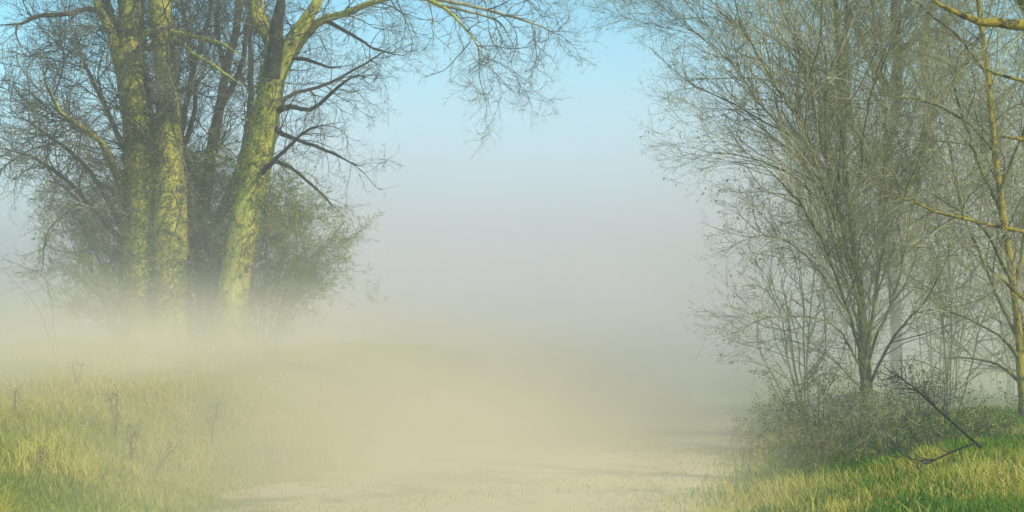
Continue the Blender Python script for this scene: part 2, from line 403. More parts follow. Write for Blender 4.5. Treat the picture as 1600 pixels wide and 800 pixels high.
dB = 37.0; gB = pyg(362, dB) + 4
B = Tree('old_tree', on(362, dB), 'mossy old tree with leaning trunk forking near the top, right of the twin trunks', 'tree', 'old mossy trees on the left bank', 12)
B.stem([(360, gB, dB, 44), (362, gB - 60, dB, 27), (371, 400, dB, 22), (385, 330, dB, 22), (402, 250, dB, 22), (416, 170, dB, 21), (424, 120, dB, 21), (430, 96, dB, 20), (424, 60, dB, 13), (404, 30, dB + .2, 12), (400, 0, dB + .3, 11), (396, -90, dB + .5, 9), (385, -230, dB + .5, 4)], 'trunk', M_MOSS, 22, .12)
for pts, m in [
    ([(424, 120, dB - .2, 14), (430, 70, dB - .5, 12), (434, 30, dB - .7, 9), (438, 0, dB - .8, 8), (448, -90, dB - 1, 5)], M_DARK),
    ([(432, 118, dB, 17), (448, 84, dB - .2, 13), (466, 50, dB - .3, 11), (484, 26, dB - .3, 9.5), (497, 0, dB - .3, 8.5), (525, -80, dB - .4, 6), (560, -190, dB - 1, 3)], M_MOSS),
    ([(440, 108, dB + .1, 10), (462, 70, dB + .2, 9), (482, 46, dB, 8), (505, 30, dB - .4, 6.5), (540, 20, dB - 1, 5.5), (585, 2, dB - 1.6, 4.4), (640, -6, dB - 2.2, 3.8), (690, 8, dB - 2.8, 3.2), (735, 52, dB - 3, 2.4), (765, 95, dB - 3.2, 1.6), (778, 126, dB - 3.3, .9)], M_MOSS),
    ([(640, -6, dB - 2.2, 3.4), (720, 2, dB - 2.4, 2.8), (790, 22, dB - 2.6, 2.2), (850, 42, dB - 2.8, 1.4), (880, 66, dB - 2.8, .8)], M_TWIG),
    ([(690, 8, dB - 2.8, 2.4), (748, 22, dB - 2.6, 2), (786, 40, dB - 2.4, 1.4), (812, 92, dB - 2.2, .8)], M_TWIG),
    ([(585, 2, dB - 1.6, 3), (680, -25, dB - 1, 2.6), (780, -10, dB - .6, 1.8), (860, 6, dB - .4, 1)], M_TWIG),
    ([(430, 175, dB, 6), (455, 168, dB - .4, 4.2), (485, 172, dB - .8, 3.4), (525, 142, dB - 1.3, 2.6), (555, 122, dB - 1.6, 2), (600, 118, dB - 2, 1.2)], M_DARK),
    ([(425, 200, dB, 5), (460, 215, dB - .6, 3.2), (520, 240, dB - 1.2, 2.4), (570, 262, dB - 1.8, 1.3)], M_DARK),
    ([(420, 190, dB, 5), (455, 150, dB + .8, 3.2), (520, 128, dB + 1.4, 2.4), (590, 88, dB + 1.8, 1.4), (630, 60, dB + 2, .8)], M_DARK),
    ([(410, 250, dB, 5), (450, 260, dB + .6, 3), (500, 300, dB + 1, 2), (540, 340, dB + 1.2, 1.1)], M_DARK),
    ([(450, 90, dB, 4), (480, 92, dB - .6, 3), (515, 105, dB - 1, 1.9), (550, 100, dB - 1.4, 1)], M_DARK),
    ([(400, 280, dB, 5), (440, 240, dB - 1, 3), (480, 205, dB - 1.8, 2), (535, 190, dB - 2.4, 1.1)], M_DARK),
    ([(505, 30, dB - .4, 4), (560, 60, dB - 1, 2.4), (600, 78, dB - 1.2, 1.6), (640, 88, dB - 1.4, .8)], M_DARK),
    ([(398, 0, dB + .3, 7), (370, -60, dB, 5), (330, -130, dB, 3)], M_BARK2),
]: B.stem(pts, 'limb', m, 10, .13)
B.crown(M_TWIGL, LV(dict(spacing=.21, ang=(50, 16), lf=(.25, .6), lclamp=(.4, 1.7), rk=.009, nseg=9, wig=.24, trop=.02, tmin=.2),
                   dict(spacing=.18, ang=(42, 14), lf=(.35, .65), lclamp=(.2, 1.05), rk=.009, rmin=.004, nseg=6, wig=.24, trop=-.02),
                   dict(spacing=.14, ang=(40, 14), lf=(.4, .7), lclamp=(.1, .5), rk=.009, rmin=.0036, nseg=4, wig=.26, trop=0)),
        leaf=[(2, .7, .022, M_LEAFG, (2.5, 6.0))])

dC = 42.0; gC = pyg(315, dC) + 4
C_ = Tree('slender_tree', on(315, dC), 'dark many-stemmed tree standing behind and between the mossy trunks', 'tree', None, 13)
C_.stem([(318, gC, dC, 14.4), (316, 450, dC, 10.1), (312, 360, dC, 9.4), (322, 280, dC, 9.4), (338, 180, dC, 7.9), (350, 110, dC, 6.5), (368, 40, dC, 5.8), (372, -60, dC, 4.3), (380, -180, dC, 2.2)], 'trunk', M_DARK, 14, .14)
for pts in [
    [(314, 400, dC, 7.2), (345, 330, dC + .5, 6.5), (380, 240, dC + 1, 5.8), (392, 150, dC + 1, 5.0), (392, 60, dC + 1, 4.3), (398, -40, dC + 1, 2.9)],
    [(312, 420, dC, 6.5), (290, 330, dC, 5.8), (282, 220, dC, 5.0), (300, 100, dC, 4.3), (325, 10, dC, 3.6), (330, -80, dC, 2.2)],
    [(352, 110, dC, 4.3), (340, 40, dC + .5, 3.6), (345, -30, dC + 1, 2.5)],
    [(335, 190, dC, 5.0), (372, 110, dC - 1, 4.3), (384, 40, dC - 1.2, 3.6), (410, -30, dC - 1.5, 2.2)],
    [(320, 300, dC, 4.3), (270, 200, dC + 1, 2.9), (250, 100, dC + 2, 2.2)],
    [(320, 380, dC, 4.3), (375, 300, dC - 1, 3.2), (425, 230, dC - 2, 2.2), (460, 150, dC - 2.5, 1.4)],
]: C_.stem(pts, 'limb', M_DARK, 8, .13)
C_.crown(M_TWIGL, LV(dict(spacing=.40, ang=(42, 12), lf=(.3, .5), lclamp=(.5, 2.2), rk=.008, nseg=8, wig=.18, trop=.07, tmin=.15),
                   dict(spacing=.17, ang=(42, 14), lf=(.35, .6), lclamp=(.25, .9), rk=.006, nseg=6, wig=.22, trop=.03),
                   dict(spacing=.13, ang=(42, 14), lf=(.4, .7), lclamp=(.12, .4), rk=.006, nseg=4, wig=.26, trop=0)))

for T_, n_ in ((A, 1100), (B, 800)):
    cling(T_, n_, .035, M_IVY, .0, 9.5)
    cling(T_, n_ * .5, .03, M_LEAFG, .0, 8.0, 'moss_tufts', .03)

# low twiggy shrubs round the trunks' feet
def shrub(name, px, d, h, spreadpx, nst, label, cat, group, seed, m, lm, leafper=1.2, arch=0.0, lean=0, dens=1.0, leafsize=.024, dy=1.0, rad=.02):
    T = Tree(name, on(px, d), label, cat, group, seed); rng = T.rng; bx, by, bz = on(px, d)
    sp = spreadpx / FPX * d
    for k in range(nst):
        a = rng.uniform(-1, 1) ; hh = h * rng.uniform(.6, 1.05) * (1 - .35 * abs(a)); ya = rng.uniform(-dy, dy) * sp * .6
        x1 = bx + a * sp + lean
        p = np.array([[bx + a * .12 * sp, by + ya * .1, bz, rad], [bx + a * .35 * sp, by + ya * .35, bz + hh * .42, rad * .8],
                      [bx + a * .7 * sp + lean * .5, by + ya * .7, bz + hh * .8, rad * .5], [x1, by + ya, bz + hh * (1 - arch * abs(a)), rad * .2]])
        T.stem_w(p, 'stem', m, 6, .08, n=10)
    T.crown(m, LV(dict(spacing=.20 / dens, ang=(45, 14), lf=(.35, .7), lclamp=(.3, 2.0), rk=.007, nseg=8, wig=.22, trop=.02, tmin=.06),
                  dict(spacing=.13 / dens, ang=(40, 14), lf=(.35, .65), lclamp=(.15, .7), rk=.006, nseg=5, wig=.25, trop=0),
                  dict(spacing=.11 / dens, ang=(42, 14), lf=(.4, .7), lclamp=(.08, .3), rk=.006, nseg=3, wig=.26, trop=0)),
            leaf=[(2, leafper, leafsize, lm, None)] if leafper else None)
    return T
gr = 'twiggy shrubs around the old trunks'
shrub('twiggy_shrub', 318, 39.2, 4.9, 105, 13, 'olive twiggy shrub filling the gap between the twin trunks and the leaning trunk', 'shrub', gr, 21, M_TWIGG, M_LEAFG, 1.9, dens=1.05, rad=.014)
shrub('twiggy_shrub', 190, 38.6, 5.4, 135, 12, 'olive twiggy shrub spreading left of the twin trunks', 'shrub', gr, 22, M_TWIGG, M_LEAFG, 1.8, dens=1.0, rad=.014)
shrub('twiggy_shrub', 415, 38.4, 4.5, 115, 11, 'olive twiggy shrub spreading right of the leaning trunk', 'shrub', gr, 23, M_TWIGG, M_LEAFG, 2.1, dens=1.0, rad=.014)
shrub('bare_sapling', 95, 30, 3.4, 110, 2, 'thin pale bare sapling at the far left in the mist', 'sapling', None, 24, M_TWIGG, M_LEAFG, 0, dens=.35, rad=.012)

# --- right group -----------------------------------------------------------
dT = 20.5; gT = pyg(1357, dT) + 3
T1 = Tree('field_maple', on(1357, dT), 'slim bare tree with fanning branches, nearest beside the path', 'tree', 'bare trees along the right verge', 31)
T1.stem([(1355, gT, dT, 13), (1356, 640, dT, 10), (1357, 600, dT, 9.5), (1352, 560, dT, 9), (1350, 500, dT, 7), (1342, 430, dT, 6), (1330, 340, dT, 5.5), (1322, 250, dT, 5), (1318, 150, dT, 4.5), (1312, 40, dT, 4), (1300, -80, dT, 3), (1295, -200, dT, 1.5)], 'trunk', M_THIN, 12, .12)
fan = [
    ([(1356, 600, dT, 6), (1325, 530, dT - .4, 4.5), (1290, 500, dT - .8, 3), (1200, 495, dT - 1.2, 1.8), (1150, 520, dT - 1.4, .9)]),
    ([(1352, 575, dT, 6), (1318, 470, dT - .4, 4.5), (1290, 400, dT - .6, 3.6), (1240, 310, dT - 1, 2.6), (1180, 250, dT - 1.2, 1.6), (1090, 200, dT - 1.5, .9)]),
    ([(1350, 530, dT, 5.5), (1310, 400, dT + .6, 4.5), (1270, 290, dT + 1, 3.6), (1200, 180, dT + 1.4, 2.6), (1130, 90, dT + 1.8, 1.8), (1030, 10, dT + 2, .9)]),
    ([(1350, 500, dT, 5), (1300, 340, dT - .6, 4.2), (1250, 200, dT - 1, 3.4), (1190, 90, dT - 1.3, 2.4), (1120, -20, dT - 1.6, 1.4), (1080, -90, dT - 1.6, .8)]),
    ([(1346, 470, dT, 5), (1305, 300, dT + .3, 4.4), (1270, 150, dT + .4, 3.8), (1225, 20, dT + .5, 2.8), (1180, -100, dT + .6, 1.4)]),
    ([(1340, 400, dT, 4.5), (1300, 230, dT - .5, 3.6), (1290, 90, dT - .8, 3), (1270, -60, dT - 1, 2)]),
    ([(1358, 590, dT, 6), (1372, 480, dT + .6, 5), (1385, 380, dT + 1, 4.5), (1390, 260, dT + 1.2, 4), (1382, 130, dT + 1.4, 3.4), (1370, 0, dT + 1.5, 2.8), (1365, -120, dT + 1.5, 1.4)]),
    ([(1360, 600, dT, 5), (1395, 530, dT - .5, 4), (1440, 470, dT - 1, 3), (1480, 400, dT - 1.4, 2.2), (1500, 300, dT - 1.6, 1.4)]),
    ([(1358, 560, dT, 5), (1400, 440, dT + .4, 4), (1430, 320, dT + .8, 3.4), (1450, 180, dT + 1, 2.6), (1470, 30, dT + 1.2, 1.6)]),
    ([(1357, 620, dT, 4), (1300, 560, dT + .5, 3), (1230, 530, dT + 1, 2), (1170, 540, dT + 1.3, 1)]),
    ([(1300, 330, dT - .4, 3.4), (1230, 270, dT - .8, 2.6), (1140, 240, dT - 1, 1.7), (1080, 250, dT - 1, .9)]),
    ([(1235, 210, dT, 3), (1150, 160, dT + .2, 2.2), (1080, 130, dT + .4, 1.4), (1020, 80, dT + .5, .8)]),
    ([(1320, 480, dT, 3), (1260, 400, dT + .5, 2.2), (1190, 370, dT + .8, 1.4), (1135, 390, dT + 1, .8)]),
    ([(1340, 300, dT, 4), (1355, 180, dT - .6, 3.2), (1400, 60, dT - 1, 2.4), (1430, -40, dT - 1.2, 1.4)]),
]
fan = [[(a, b, c, r * (.33 if k in (0, 9) else .5)) for (a, b, c, r) in pts] for k, pts in enumerate(fan)]
for k, pts in enumerate(fan): T1.stem(pts, 'limb', M_THIN if k % 3 else M_BARK2, 8, .1)
T1.crown(M_TWIG, LV(dict(spacing=.125, ang=(33, 12), lf=(.25, .5), lclamp=(.4, 1.9), rk=.0065, nseg=8, wig=.15, trop=.05, tmin=.12, rmin=.003),
                    dict(spacing=.11, ang=(38, 12), lf=(.35, .6), lclamp=(.18, .75), rk=.005, nseg=6, wig=.2, trop=.02, rmin=.002),
                    dict(spacing=.11, ang=(40, 14), lf=(.4, .7), lclamp=(.08, .3), rk=.005, nseg=4, wig=.24, trop=0, rmin=.0018)),
        leaf=[(2, .22, .014, M_LEAFG, None)])

dU = 19.0; gU = pyg(1592, dU) + 3
T2 = Tree('lichened_tree', on(1596, dU), 'slim tree with yellow lichen on its trunk at the right edge', 'tree', 'bare trees along the right verge', 32)
T2.stem([(1598, gU, dU, 10.1), (1597, 620, dU, 7.9), (1590, 540, dU, 6.5), (1582, 450, dU, 5.8), (1570, 360, dU, 5.8), (1560, 280, dU, 5.0), (1552, 200, dU, 4.7), (1545, 120, dU, 4.3), (1535, 40, dU, 3.6), (1522, -60, dU, 2.9), (1515, -160, dU, 1.4)], 'trunk', M_YEL, 12, .13)
for k, pts in enumerate([
    [(1582, 460, dU, 3.6), (1600, 340, dU + .4, 3.2), (1612, 220, dU + .6, 2.9), (1600, 80, dU + .8, 2.2), (1590, -50, dU + 1, 1.4)],
    [(1592, 560, dU, 3.6), (1560, 520, dU - .5, 2.3), (1520, 500, dU - .8, 1.6), (1470, 480, dU - 1, 1.0), (1430, 430, dU - 1.1, 0.6)],
    [(1580, 440, dU, 3.6), (1540, 370, dU - .6, 2.3), (1500, 330, dU - 1, 1.7), (1440, 300, dU - 1.4, 1.3), (1380, 270, dU - 1.6, 0.7)],
    [(1588, 520, dU, 3.2), (1545, 430, dU + .6, 2.4), (1510, 340, dU + 1, 1.9), (1480, 220, dU + 1.2, 1.3), (1465, 100, dU + 1.4, 0.7)],
    [(1556, 240, dU, 3.2), (1510, 190, dU - .4, 2.3), (1450, 160, dU - .8, 1.9), (1390, 150, dU - 1, 1.2), (1330, 130, dU - 1.2, 0.6)],
    [(1545, 120, dU, 2.9), (1500, 60, dU + .3, 2.2), (1450, 20, dU + .6, 1.4), (1400, -30, dU + .8, 0.9)],
    [(1596, 600, dU, 2.9), (1560, 570, dU + .5, 2.2), (1510, 560, dU + .8, 1.4), (1465, 560, dU + 1, 0.9)],
    [(1560, 300, dU, 2.9), (1600, 200, dU - .6, 2.3), (1640, 100, dU - 1, 1.7), (1660, 0, dU - 1.2, 1.2)],
    [(1565, 330, dU, 2.9), (1520, 240, dU + .3, 2.2), (1490, 130, dU + .5, 1.7), (1480, 0, dU + .6, 1.2)],
]): T2.stem(pts, 'limb', M_YEL if k in (0, 7) else M_THIN, 8, .1)
T2.crown(M_TWIG, LV(dict(spacing=.15, ang=(38, 12), lf=(.25, .5), lclamp=(.3, 1.6), rk=.0065, nseg=8, wig=.17, trop=.04, tmin=.12, rmin=.003),
                    dict(spacing=.12, ang=(40, 12), lf=(.35, .6), lclamp=(.18, .7), rk=.005, nseg=6, wig=.22, trop=.02, rmin=.002),
                    dict(spacing=.12, ang=(40, 14), lf=(.4, .7), lclamp=(.08, .3), rk=.005, nseg=4, wig=.24, trop=0, rmin=.0018)),
        leaf=[(2, .3, .014, M_LEAFG, None)])

dV = 33.0; gV = pyg(1400, dV) + 4
T3 = Tree('tall_tree', on(1400, dV), 'larger dark tree with forked trunk behind the slim trees on the right', 'tree', None, 33)
T3.stem([(1400, gV, dV, 11), (1398, 500, dV, 9), (1385, 380, dV, 11), (1382, 290, dV, 11), (1388, 220, dV, 10), (1402, 170, dV, 9), (1405, 100, dV, 9), (1400, 40, dV, 8), (1405, -60, dV, 6), (1410, -200, dV, 3)], 'trunk', M_DARK, 14, .13)
for pts in [
    [(1395, 330, dV, 9), (1430, 250, dV, 8.5), (1446, 200, dV, 8), (1450, 140, dV, 7), (1440, 70, dV, 6), (1455, 0, dV, 5), (1470, -100, dV, 3)],
    [(1446, 200, dV, 5), (1490, 130, dV + 1, 4), (1530, 60, dV + 1.5, 3), (1560, -20, dV + 2, 2)],
    [(1385, 300, dV, 7), (1340, 220, dV - .6, 6), (1320, 130, dV - 1, 5), (1325, 40, dV - 1, 4), (1320, -60, dV - 1, 2.4)],
    [(1400, 160, dV, 6), (1360, 90, dV + .8, 5), (1330, 20, dV + 1, 4), (1300, -60, dV + 1, 2)],
    [(1392, 420, dV, 7), (1450, 340, dV + 1, 5), (1520, 270, dV + 2, 4), (1570, 180, dV + 2, 3), (1600, 80, dV + 2, 2)],
    [(1395, 400, dV, 6), (1340, 330, dV + 1, 4), (1280, 250, dV + 1.6, 3), (1230, 150, dV + 2, 2)],
    [(1405, 80, dV, 5), (1450, 50, dV - 1, 4), (1500, 60, dV - 1.5, 3), (1560, 90, dV - 2, 1.6)],
]: T3.stem(pts, 'limb', M_DARK, 8, .12)
T3.crown(M_TWIG, LV(dict(spacing=.30, ang=(45, 14), lf=(.3, .6), lclamp=(.5, 2.8), rk=.008, nseg=8, wig=.18, trop=.05, tmin=.12),
                    dict(spacing=.2, ang=(42, 14), lf=(.35, .6), lclamp=(.25, 1.0), rk=.006, nseg=6, wig=.22, trop=.03),
                    dict(spacing=.16, ang=(42, 14), lf=(.4, .7), lclamp=(.12, .42), rk=.006, nseg=4, wig=.26, trop=0)))

# tree just outside the frame on the right: its limbs reach in
dE = 14.5
T4 = Tree('lichened_tree', on(1790, dE), 'yellow lichened limbs reaching in at the top right corner, from a trunk beyond the edge', 'tree', None, 34)
gE = pyg(1790, dE)
T4.stem([(1790, gE, dE, 26), (1785, 560, dE, 20), (1775, 350, dE, 18), (1760, 150, dE, 16), (1750, -50, dE, 13), (1740, -250, dE, 7)], 'trunk', M_YEL, 14, .13)
for pts in [
    [(1765, 150, dE, 12), (1690, 80, dE - .4, 12), (1620, 50, dE - .6, 9.5), (1560, 40, dE - .7, 7.5), (1510, 27, dE - .8, 5), (1460, -5, dE - .9, 3.5), (1420, -60, dE - 1, 2)],
    [(1755, 80, dE, 10), (1680, 40, dE + .4, 8), (1610, 20, dE + .6, 6), (1590, -10, dE + .6, 5), (1570, -80, dE + .8, 3)],
    [(1775, 400, dE, 9), (1700, 370, dE - .5, 6), (1630, 362, dE - .8, 4), (1560, 348, dE - 1, 3), (1480, 330, dE - 1.2, 2.2), (1400, 300, dE - 1.3, 1.6), (1370, 284, dE - 1.4, 1)],
    [(1775, 330, dE, 6), (1680, 240, dE, 4), (1600, 222, dE, 3), (1540, 212, dE, 1.6)],
    [(1780, 560, dE, 7), (1700, 520, dE + .2, 5), (1620, 480, dE + .4, 3.4), (1560, 430, dE + .5, 2.4), (1520, 380, dE + .6, 1.3)],
    [(1770, 250, dE, 7), (1690, 180, dE + .5, 5), (1610, 130, dE + .8, 3.4), (1540, 110, dE + 1, 2.2), (1470, 60, dE + 1.2, 1.2)],
]: T4.stem(pts, 'limb', M_YEL, 9, .13)
T4.crown(M_TWIG, LV(dict(spacing=.22, ang=(40, 12), lf=(.25, .45), lclamp=(.3, 1.2), rk=.006, nseg=8, wig=.17, trop=.03, tmin=.15, rmin=.0028),
                    dict(spacing=.13, ang=(40, 12), lf=(.35, .6), lclamp=(.15, .6), rk=.005, nseg=6, wig=.22, trop=.02, rmin=.0018),
                    dict(spacing=.13, ang=(40, 14), lf=(.4, .7), lclamp=(.07, .25), rk=.005, nseg=4, wig=.24, trop=0, rmin=.0016)),
        leaf=[(2, .3, .010, M_LEAFG, None)])

# saplings and thickets filling the right side
gs = 'saplings in the thicket on the right'
shrub('sapling', 1470, 27, 7.2, 120, 9, 'bare many-stemmed sapling behind the gap between the two slim trees', 'sapling', gs, 41, M_TWIGG, M_LEAFG, .8, dens=.5, rad=.015)
shrub('sapling', 1580, 29, 7.4, 120, 9, 'bare many-stemmed sapling behind the yellow lichened trunk', 'sapling', gs, 42, M_TWIGG, M_LEAFG, .8, dens=.5, rad=.015)
shrub('sapling', 1340, 30, 6.6, 110, 8, 'bare many-stemmed sapling in mist behind the nearest slim trunk', 'sapling', gs, 43, M_TWIGG, M_LEAFG, .8, dens=.42, rad=.015)

shrub('sapling', 1640, 22, 6.8, 130, 10, 'bare many-stemmed sapling at the right edge, behind the yellow lichened trunk', 'sapling', gs, 44, M_TWIG, M_LEAFG, .6, dens=.6, rad=.015)
shrub('sapling', 1480, 23, 6.2, 110, 6, 'bare many-stemmed sapling between the two slim trees, nearer than the other', 'sapling', gs, 45, M_TWIGG, M_LEAFG, .6, dens=.5, rad=.015)
shrub('sapling', 1265, 24, 4.6, 90, 8, 'thin bare sapling left of the nearest slim trunk, faint in mist', 'sapling', gs, 46, M_TWIGG, M_LEAFG, .6, dens=.6, rad=.015)

gb = 'low bramble thickets on the right verge'
shrub('bramble_bush', 1285, 20.0, 1.15, 95, 20, 'low dark bramble left of the nearest slim trunk, at the path edge', 'bush', gb, 51, M_TWIGD, M_LEAFB, 2.6, dens=1.0, arch=.55, leafsize=.018, rad=.008)
shrub('bramble_bush', 1340, 17.8, .85, 90, 20, 'low brown bramble in front of the nearest slim trunk', 'bush', gb, 52, M_TWIG, M_LEAFB, 2.2, dens=1.0, arch=.55, leafsize=.016, rad=.007)
shrub('bramble_bush', 1440, 18.6, .72, 95, 20, 'low bramble right of the nearest slim trunk, under the fallen branch', 'bush', gb, 53, M_TWIGD, M_LEAFB, 2.6, dens=1.0, arch=.55, leafsize=.018, rad=.008)
shrub('bramble_bush', 1580, 15.6, .42, 60, 18, 'dark bramble clump at the right edge below the green field', 'bush', gb, 54, M_TWIGD, M_LEAFB, 2.9, dens=1.0, arch=.55, leafsize=.016, rad=.007)
shrub('bramble_bush', 1470, 16.2, .55, 75, 16, 'small dark bramble clump just behind the yellow roadside grass', 'bush', gb, 55, M_TWIGD, M_LEAFB, 2.9, dens=1.0, arch=.55, leafsize=.014, rad=.006)
shrub('bramble_bush', 1225, 22.5, .9, 60, 14, 'small mist-faded bramble at the far tip of the verge, leftmost', 'bush', gb, 57, M_TWIGG, M_LEAFG, 2.4, dens=1.0, arch=.55, leafsize=.018, rad=.007)
shrub('bramble_bush', 1390, 16.2, .55, 75, 16, 'brown bramble clump in front, left of the small dark clump', 'bush', gb, 58, M_TWIG, M_LEAFB, 2.6, dens=1.0, arch=.55, leafsize=.014, rad=.006)
shrub('bramble_bush', 1290, 17.0, .5, 70, 16, 'low olive bramble on the sloping verge beside the path', 'bush', gb, 59, M_TWIGG, M_LEAFB, 2.9, dens=1.0, arch=.55, leafsize=.015, rad=.006)
shrub('bramble_bush', 1500, 15.8, .45, 75, 16, 'tangled brown bramble just below the fallen branch', 'bush', gb, 60, M_TWIG, M_LEAFB, 2.5, dens=1.2, arch=.6, leafsize=.013, rad=.005)
shrub('bramble_bush', 1255, 18.6, .6, 60, 16, 'thin pale bramble at the path edge, below the leftmost misty one', 'bush', gb, 61, M_TWIG, M_LEAFB, 2.5, dens=1.1, arch=.6, leafsize=.014, rad=.005)
shrub('misty_bush', 690, 33, .95, 75, 12, 'faint yellowish bush in mist at the end of the left bank', 'bush', None, 56, M_TWIGG, M_LEAFG, 1.5, arch=.5)

# fallen branch
F_ = Tree('fallen_branch', on(1530, 13.9), 'dark fallen branch leaning up to the left, its second arm curving down over bramble', 'branch', None, 62)
F_.stem([(1534, 700, 13.9, 2.29), (1500, 668, 14.0, 2.03), (1455, 628, 14.1, 1.73), (1424, 600, 14.2, 1.32), (1390, 582, 14.3, 0.81)], 'main_stem', M_DARK, 8, .12)
F_.stem([(1526, 692, 13.9, 1.73), (1492, 704, 13.7, 1.53), (1450, 722, 13.6, 1.32), (1415, 714, 13.5, 0.81), (1400, 700, 13.5, 0.51)], 'side_arm', M_DARK, 8, .12)
F_.crown(M_TWIGD, LV(dict(spacing=.06, ang=(45, 16), lf=(.25, .6), lclamp=(.2, .8), rk=.010, nseg=6, wig=.28, trop=.08, rmin=.006),
                     dict(spacing=.14, ang=(42, 12), lf=(.3, .6), lclamp=(.1, .3), rk=.006, nseg=4, wig=.2, trop=.05, rmin=.002), None), name='crown')

# ------------------------------------------------------------------ grass
rng = np.random.default_rng(5)
def blades(x, y, h, wd, lean=.5, seed=0):
    r = np.random.default_rng(seed); M = len(x); z = height(x, y) - .01
    a = r.uniform(0, 2 * np.pi, M); dx, dy = np.cos(a), np.sin(a)
    hh = h * r.uniform(.5, 1.3, M); b = r.uniform(0, 2 * np.pi, M); ln = hh * r.uniform(.05, lean, M)
    p0 = np.stack([x, y, z], 1); side = np.stack([dx, dy, 0 * dx], 1) * (wd * r.uniform(.6, 1.3, M) / 2)[:, None]
    mid = p0 + np.stack([np.cos(b) * ln * .35, np.sin(b) * ln * .35, hh * .6], 1)
    tip = p0 + np.stack([np.cos(b) * ln, np.sin(b) * ln, hh], 1)
    V = np.stack([p0 - side, p0 + side, mid + side * .8, mid - side * .8, tip], 1).reshape(-1, 3)
    i = np.arange(M)[:, None] * 5
    return V, [i + np.array([[0, 1, 2, 3]]), i + np.array([[3, 2, 4]])]
def scatter(n, y0, y1, side, power=2.0, far=1.0):
    """points in view on one side of the path, denser near"""
    y = y0 * (y1 / y0) ** rng.random(n)
    if side == 'L':
        lo = -.40 * y - 1; hi = pl(y) + rng.normal(-.1, .35, n); x = lo + (hi - lo) * rng.random(n)
    else:
        lo = pr(y) + rng.normal(-.15, .35, n); hi = .40 * y + 1.5; x = lo + (hi - lo) * rng.random(n)
    return x, y
x, y = scatter(330000, 10.5, 48, 'L')
k = rng.random(len(x)) < .35 + .65 * sstep(.35, .6, fbm(x * .8, y * .8, 55)); x, y = x[k], y[k]
d_ = fbm(x * .45, y * .45, 77)
dry = rng.random(len(x)) < sstep(.42, .62, d_) * (.4 + .4 * sstep(13, 18, y)) + .25 * sstep(1.6, 0, pl(y) - x) + .3 * sstep(17, 26, y)
V, F = blades(x[~dry], y[~dry], .05 + .13 * fbm(x[~dry] * 1.5, y[~dry] * 1.5, 4), .005 + y[~dry] * .0004, 1.1, 1)
tag(mesh_obj('grass', V, F, M_GRASS), 'green grass covering the left bank', 'grass', kind='stuff')
V, F = blades(x[dry], y[dry], .05 + .2 * fbm(x[dry] * 1.5, y[dry] * 1.5, 8) ** 1.5 + .28 * sstep(.52, .72, fbm(x[dry] * 1.1, y[dry] * 1.1, 61)), .004 + y[dry] * .00035, 1.3, 2)
tag(mesh_obj('dry_grass', V, F, M_DRY), 'yellow dry grass mixed into the left bank', 'grass', kind='stuff')
x, y = scatter(110000, 10.5, 34, 'R')
near = sstep(15.6, 14.2, y)
dry = rng.random(len(x)) < .08 + .6 * near * sstep(.4, .6, fbm(x * 1.2, y * 1.2, 14)) + .3 * sstep(1.2, 0, x - pr(y))
V, F = blades(x[~dry], y[~dry], .10 + .08 * fbm(x[~dry], y[~dry], 4), .006 + y[~dry] * .00045, .8, 3)
tag(mesh_obj('verge_grass', V, F, M_GRASSR), 'bright green grass under the trees on the right', 'grass', kind='stuff')
V, F = blades(x[dry], y[dry], (.07 + .2 * fbm(x[dry] * 1.3, y[dry] * 1.3, 8) ** 1.5 + .13 * sstep(.5, .7, fbm(x[dry] * 1.4, y[dry] * 1.4, 66))), .005 + y[dry] * .0003, 1.1, 4)
tag(mesh_obj('dry_verge_grass', V, F, M_DRY), 'tall yellowish grass along the right verge', 'grass', kind='stuff')
# sparse grass creeping over the path's near end and middle
n = 26000; y = 12 * (34 / 12) ** rng.random(n); x = pl(y) + (pr(y) - pl(y)) * rng.random(n)
k = rng.random(n) < sstep(.5, .64, fbm(x * .9, y * .5, 91)) * .8 + .5 * sstep(2.4, .6, pr(y) - x) * sstep(20, 13, y); x, y = x[k], y[k]
V, F = blades(x, y, .05 + 0 * x, .005 + y * .0004, 1.2, 5); V[:, 2] += .02
tag(mesh_obj('path_grass', V, F, M_GRASS), 'thin grass growing in patches on the path', 'grass', kind='stuff')

# dry stalks at the bottom right
def stalk(px0, py0, px1, py1, d, r, label):
    g = pyg(px0, d); b = on(px0, d, 0)
    t = Tree('dry_stalk', b, label, 'plant stalk', 'pale dry stalks in the verge grass', int(px0))
    w_ = np.array([[*b, r], [*((np.array(b) + at(px1, py1, d)) / 2 + np.array([.01, .02, 0])), r * .9], [*at(px1, py1, d), r * .6]])
    t.stem_w(w_, 'stem', M_STALK, 6, .05, n=8)
    P = np.array([w_[-1, :3] + np.array([[0, 0, -.05], [0, 0, .0]])]); V, F = leaves(t.rng, P, 14, .012, .008); mesh_obj('seed_head', V - t.b, F, M_STALK, t.root)
stalk(1385, 790, 1385, 755, 14.2, .006, 'short thick pale stalk standing upright, leftmost in the verge grass')
stalk(1408, 780, 1429, 744, 14.6, .004, 'pale stalk leaning right, beside the short upright stalk')
stalk(1448, 800, 1436, 778, 13.9, .004, 'short pale stalk leaning left in the yellow grass')
stalk(1473, 800, 1474, 755, 13.8, .003, 'thin straight pale stalk in the middle of the yellow grass')
stalk(1530, 790, 1534, 728, 14.4, .005, 'tall pale curled stalk nearest the right edge')
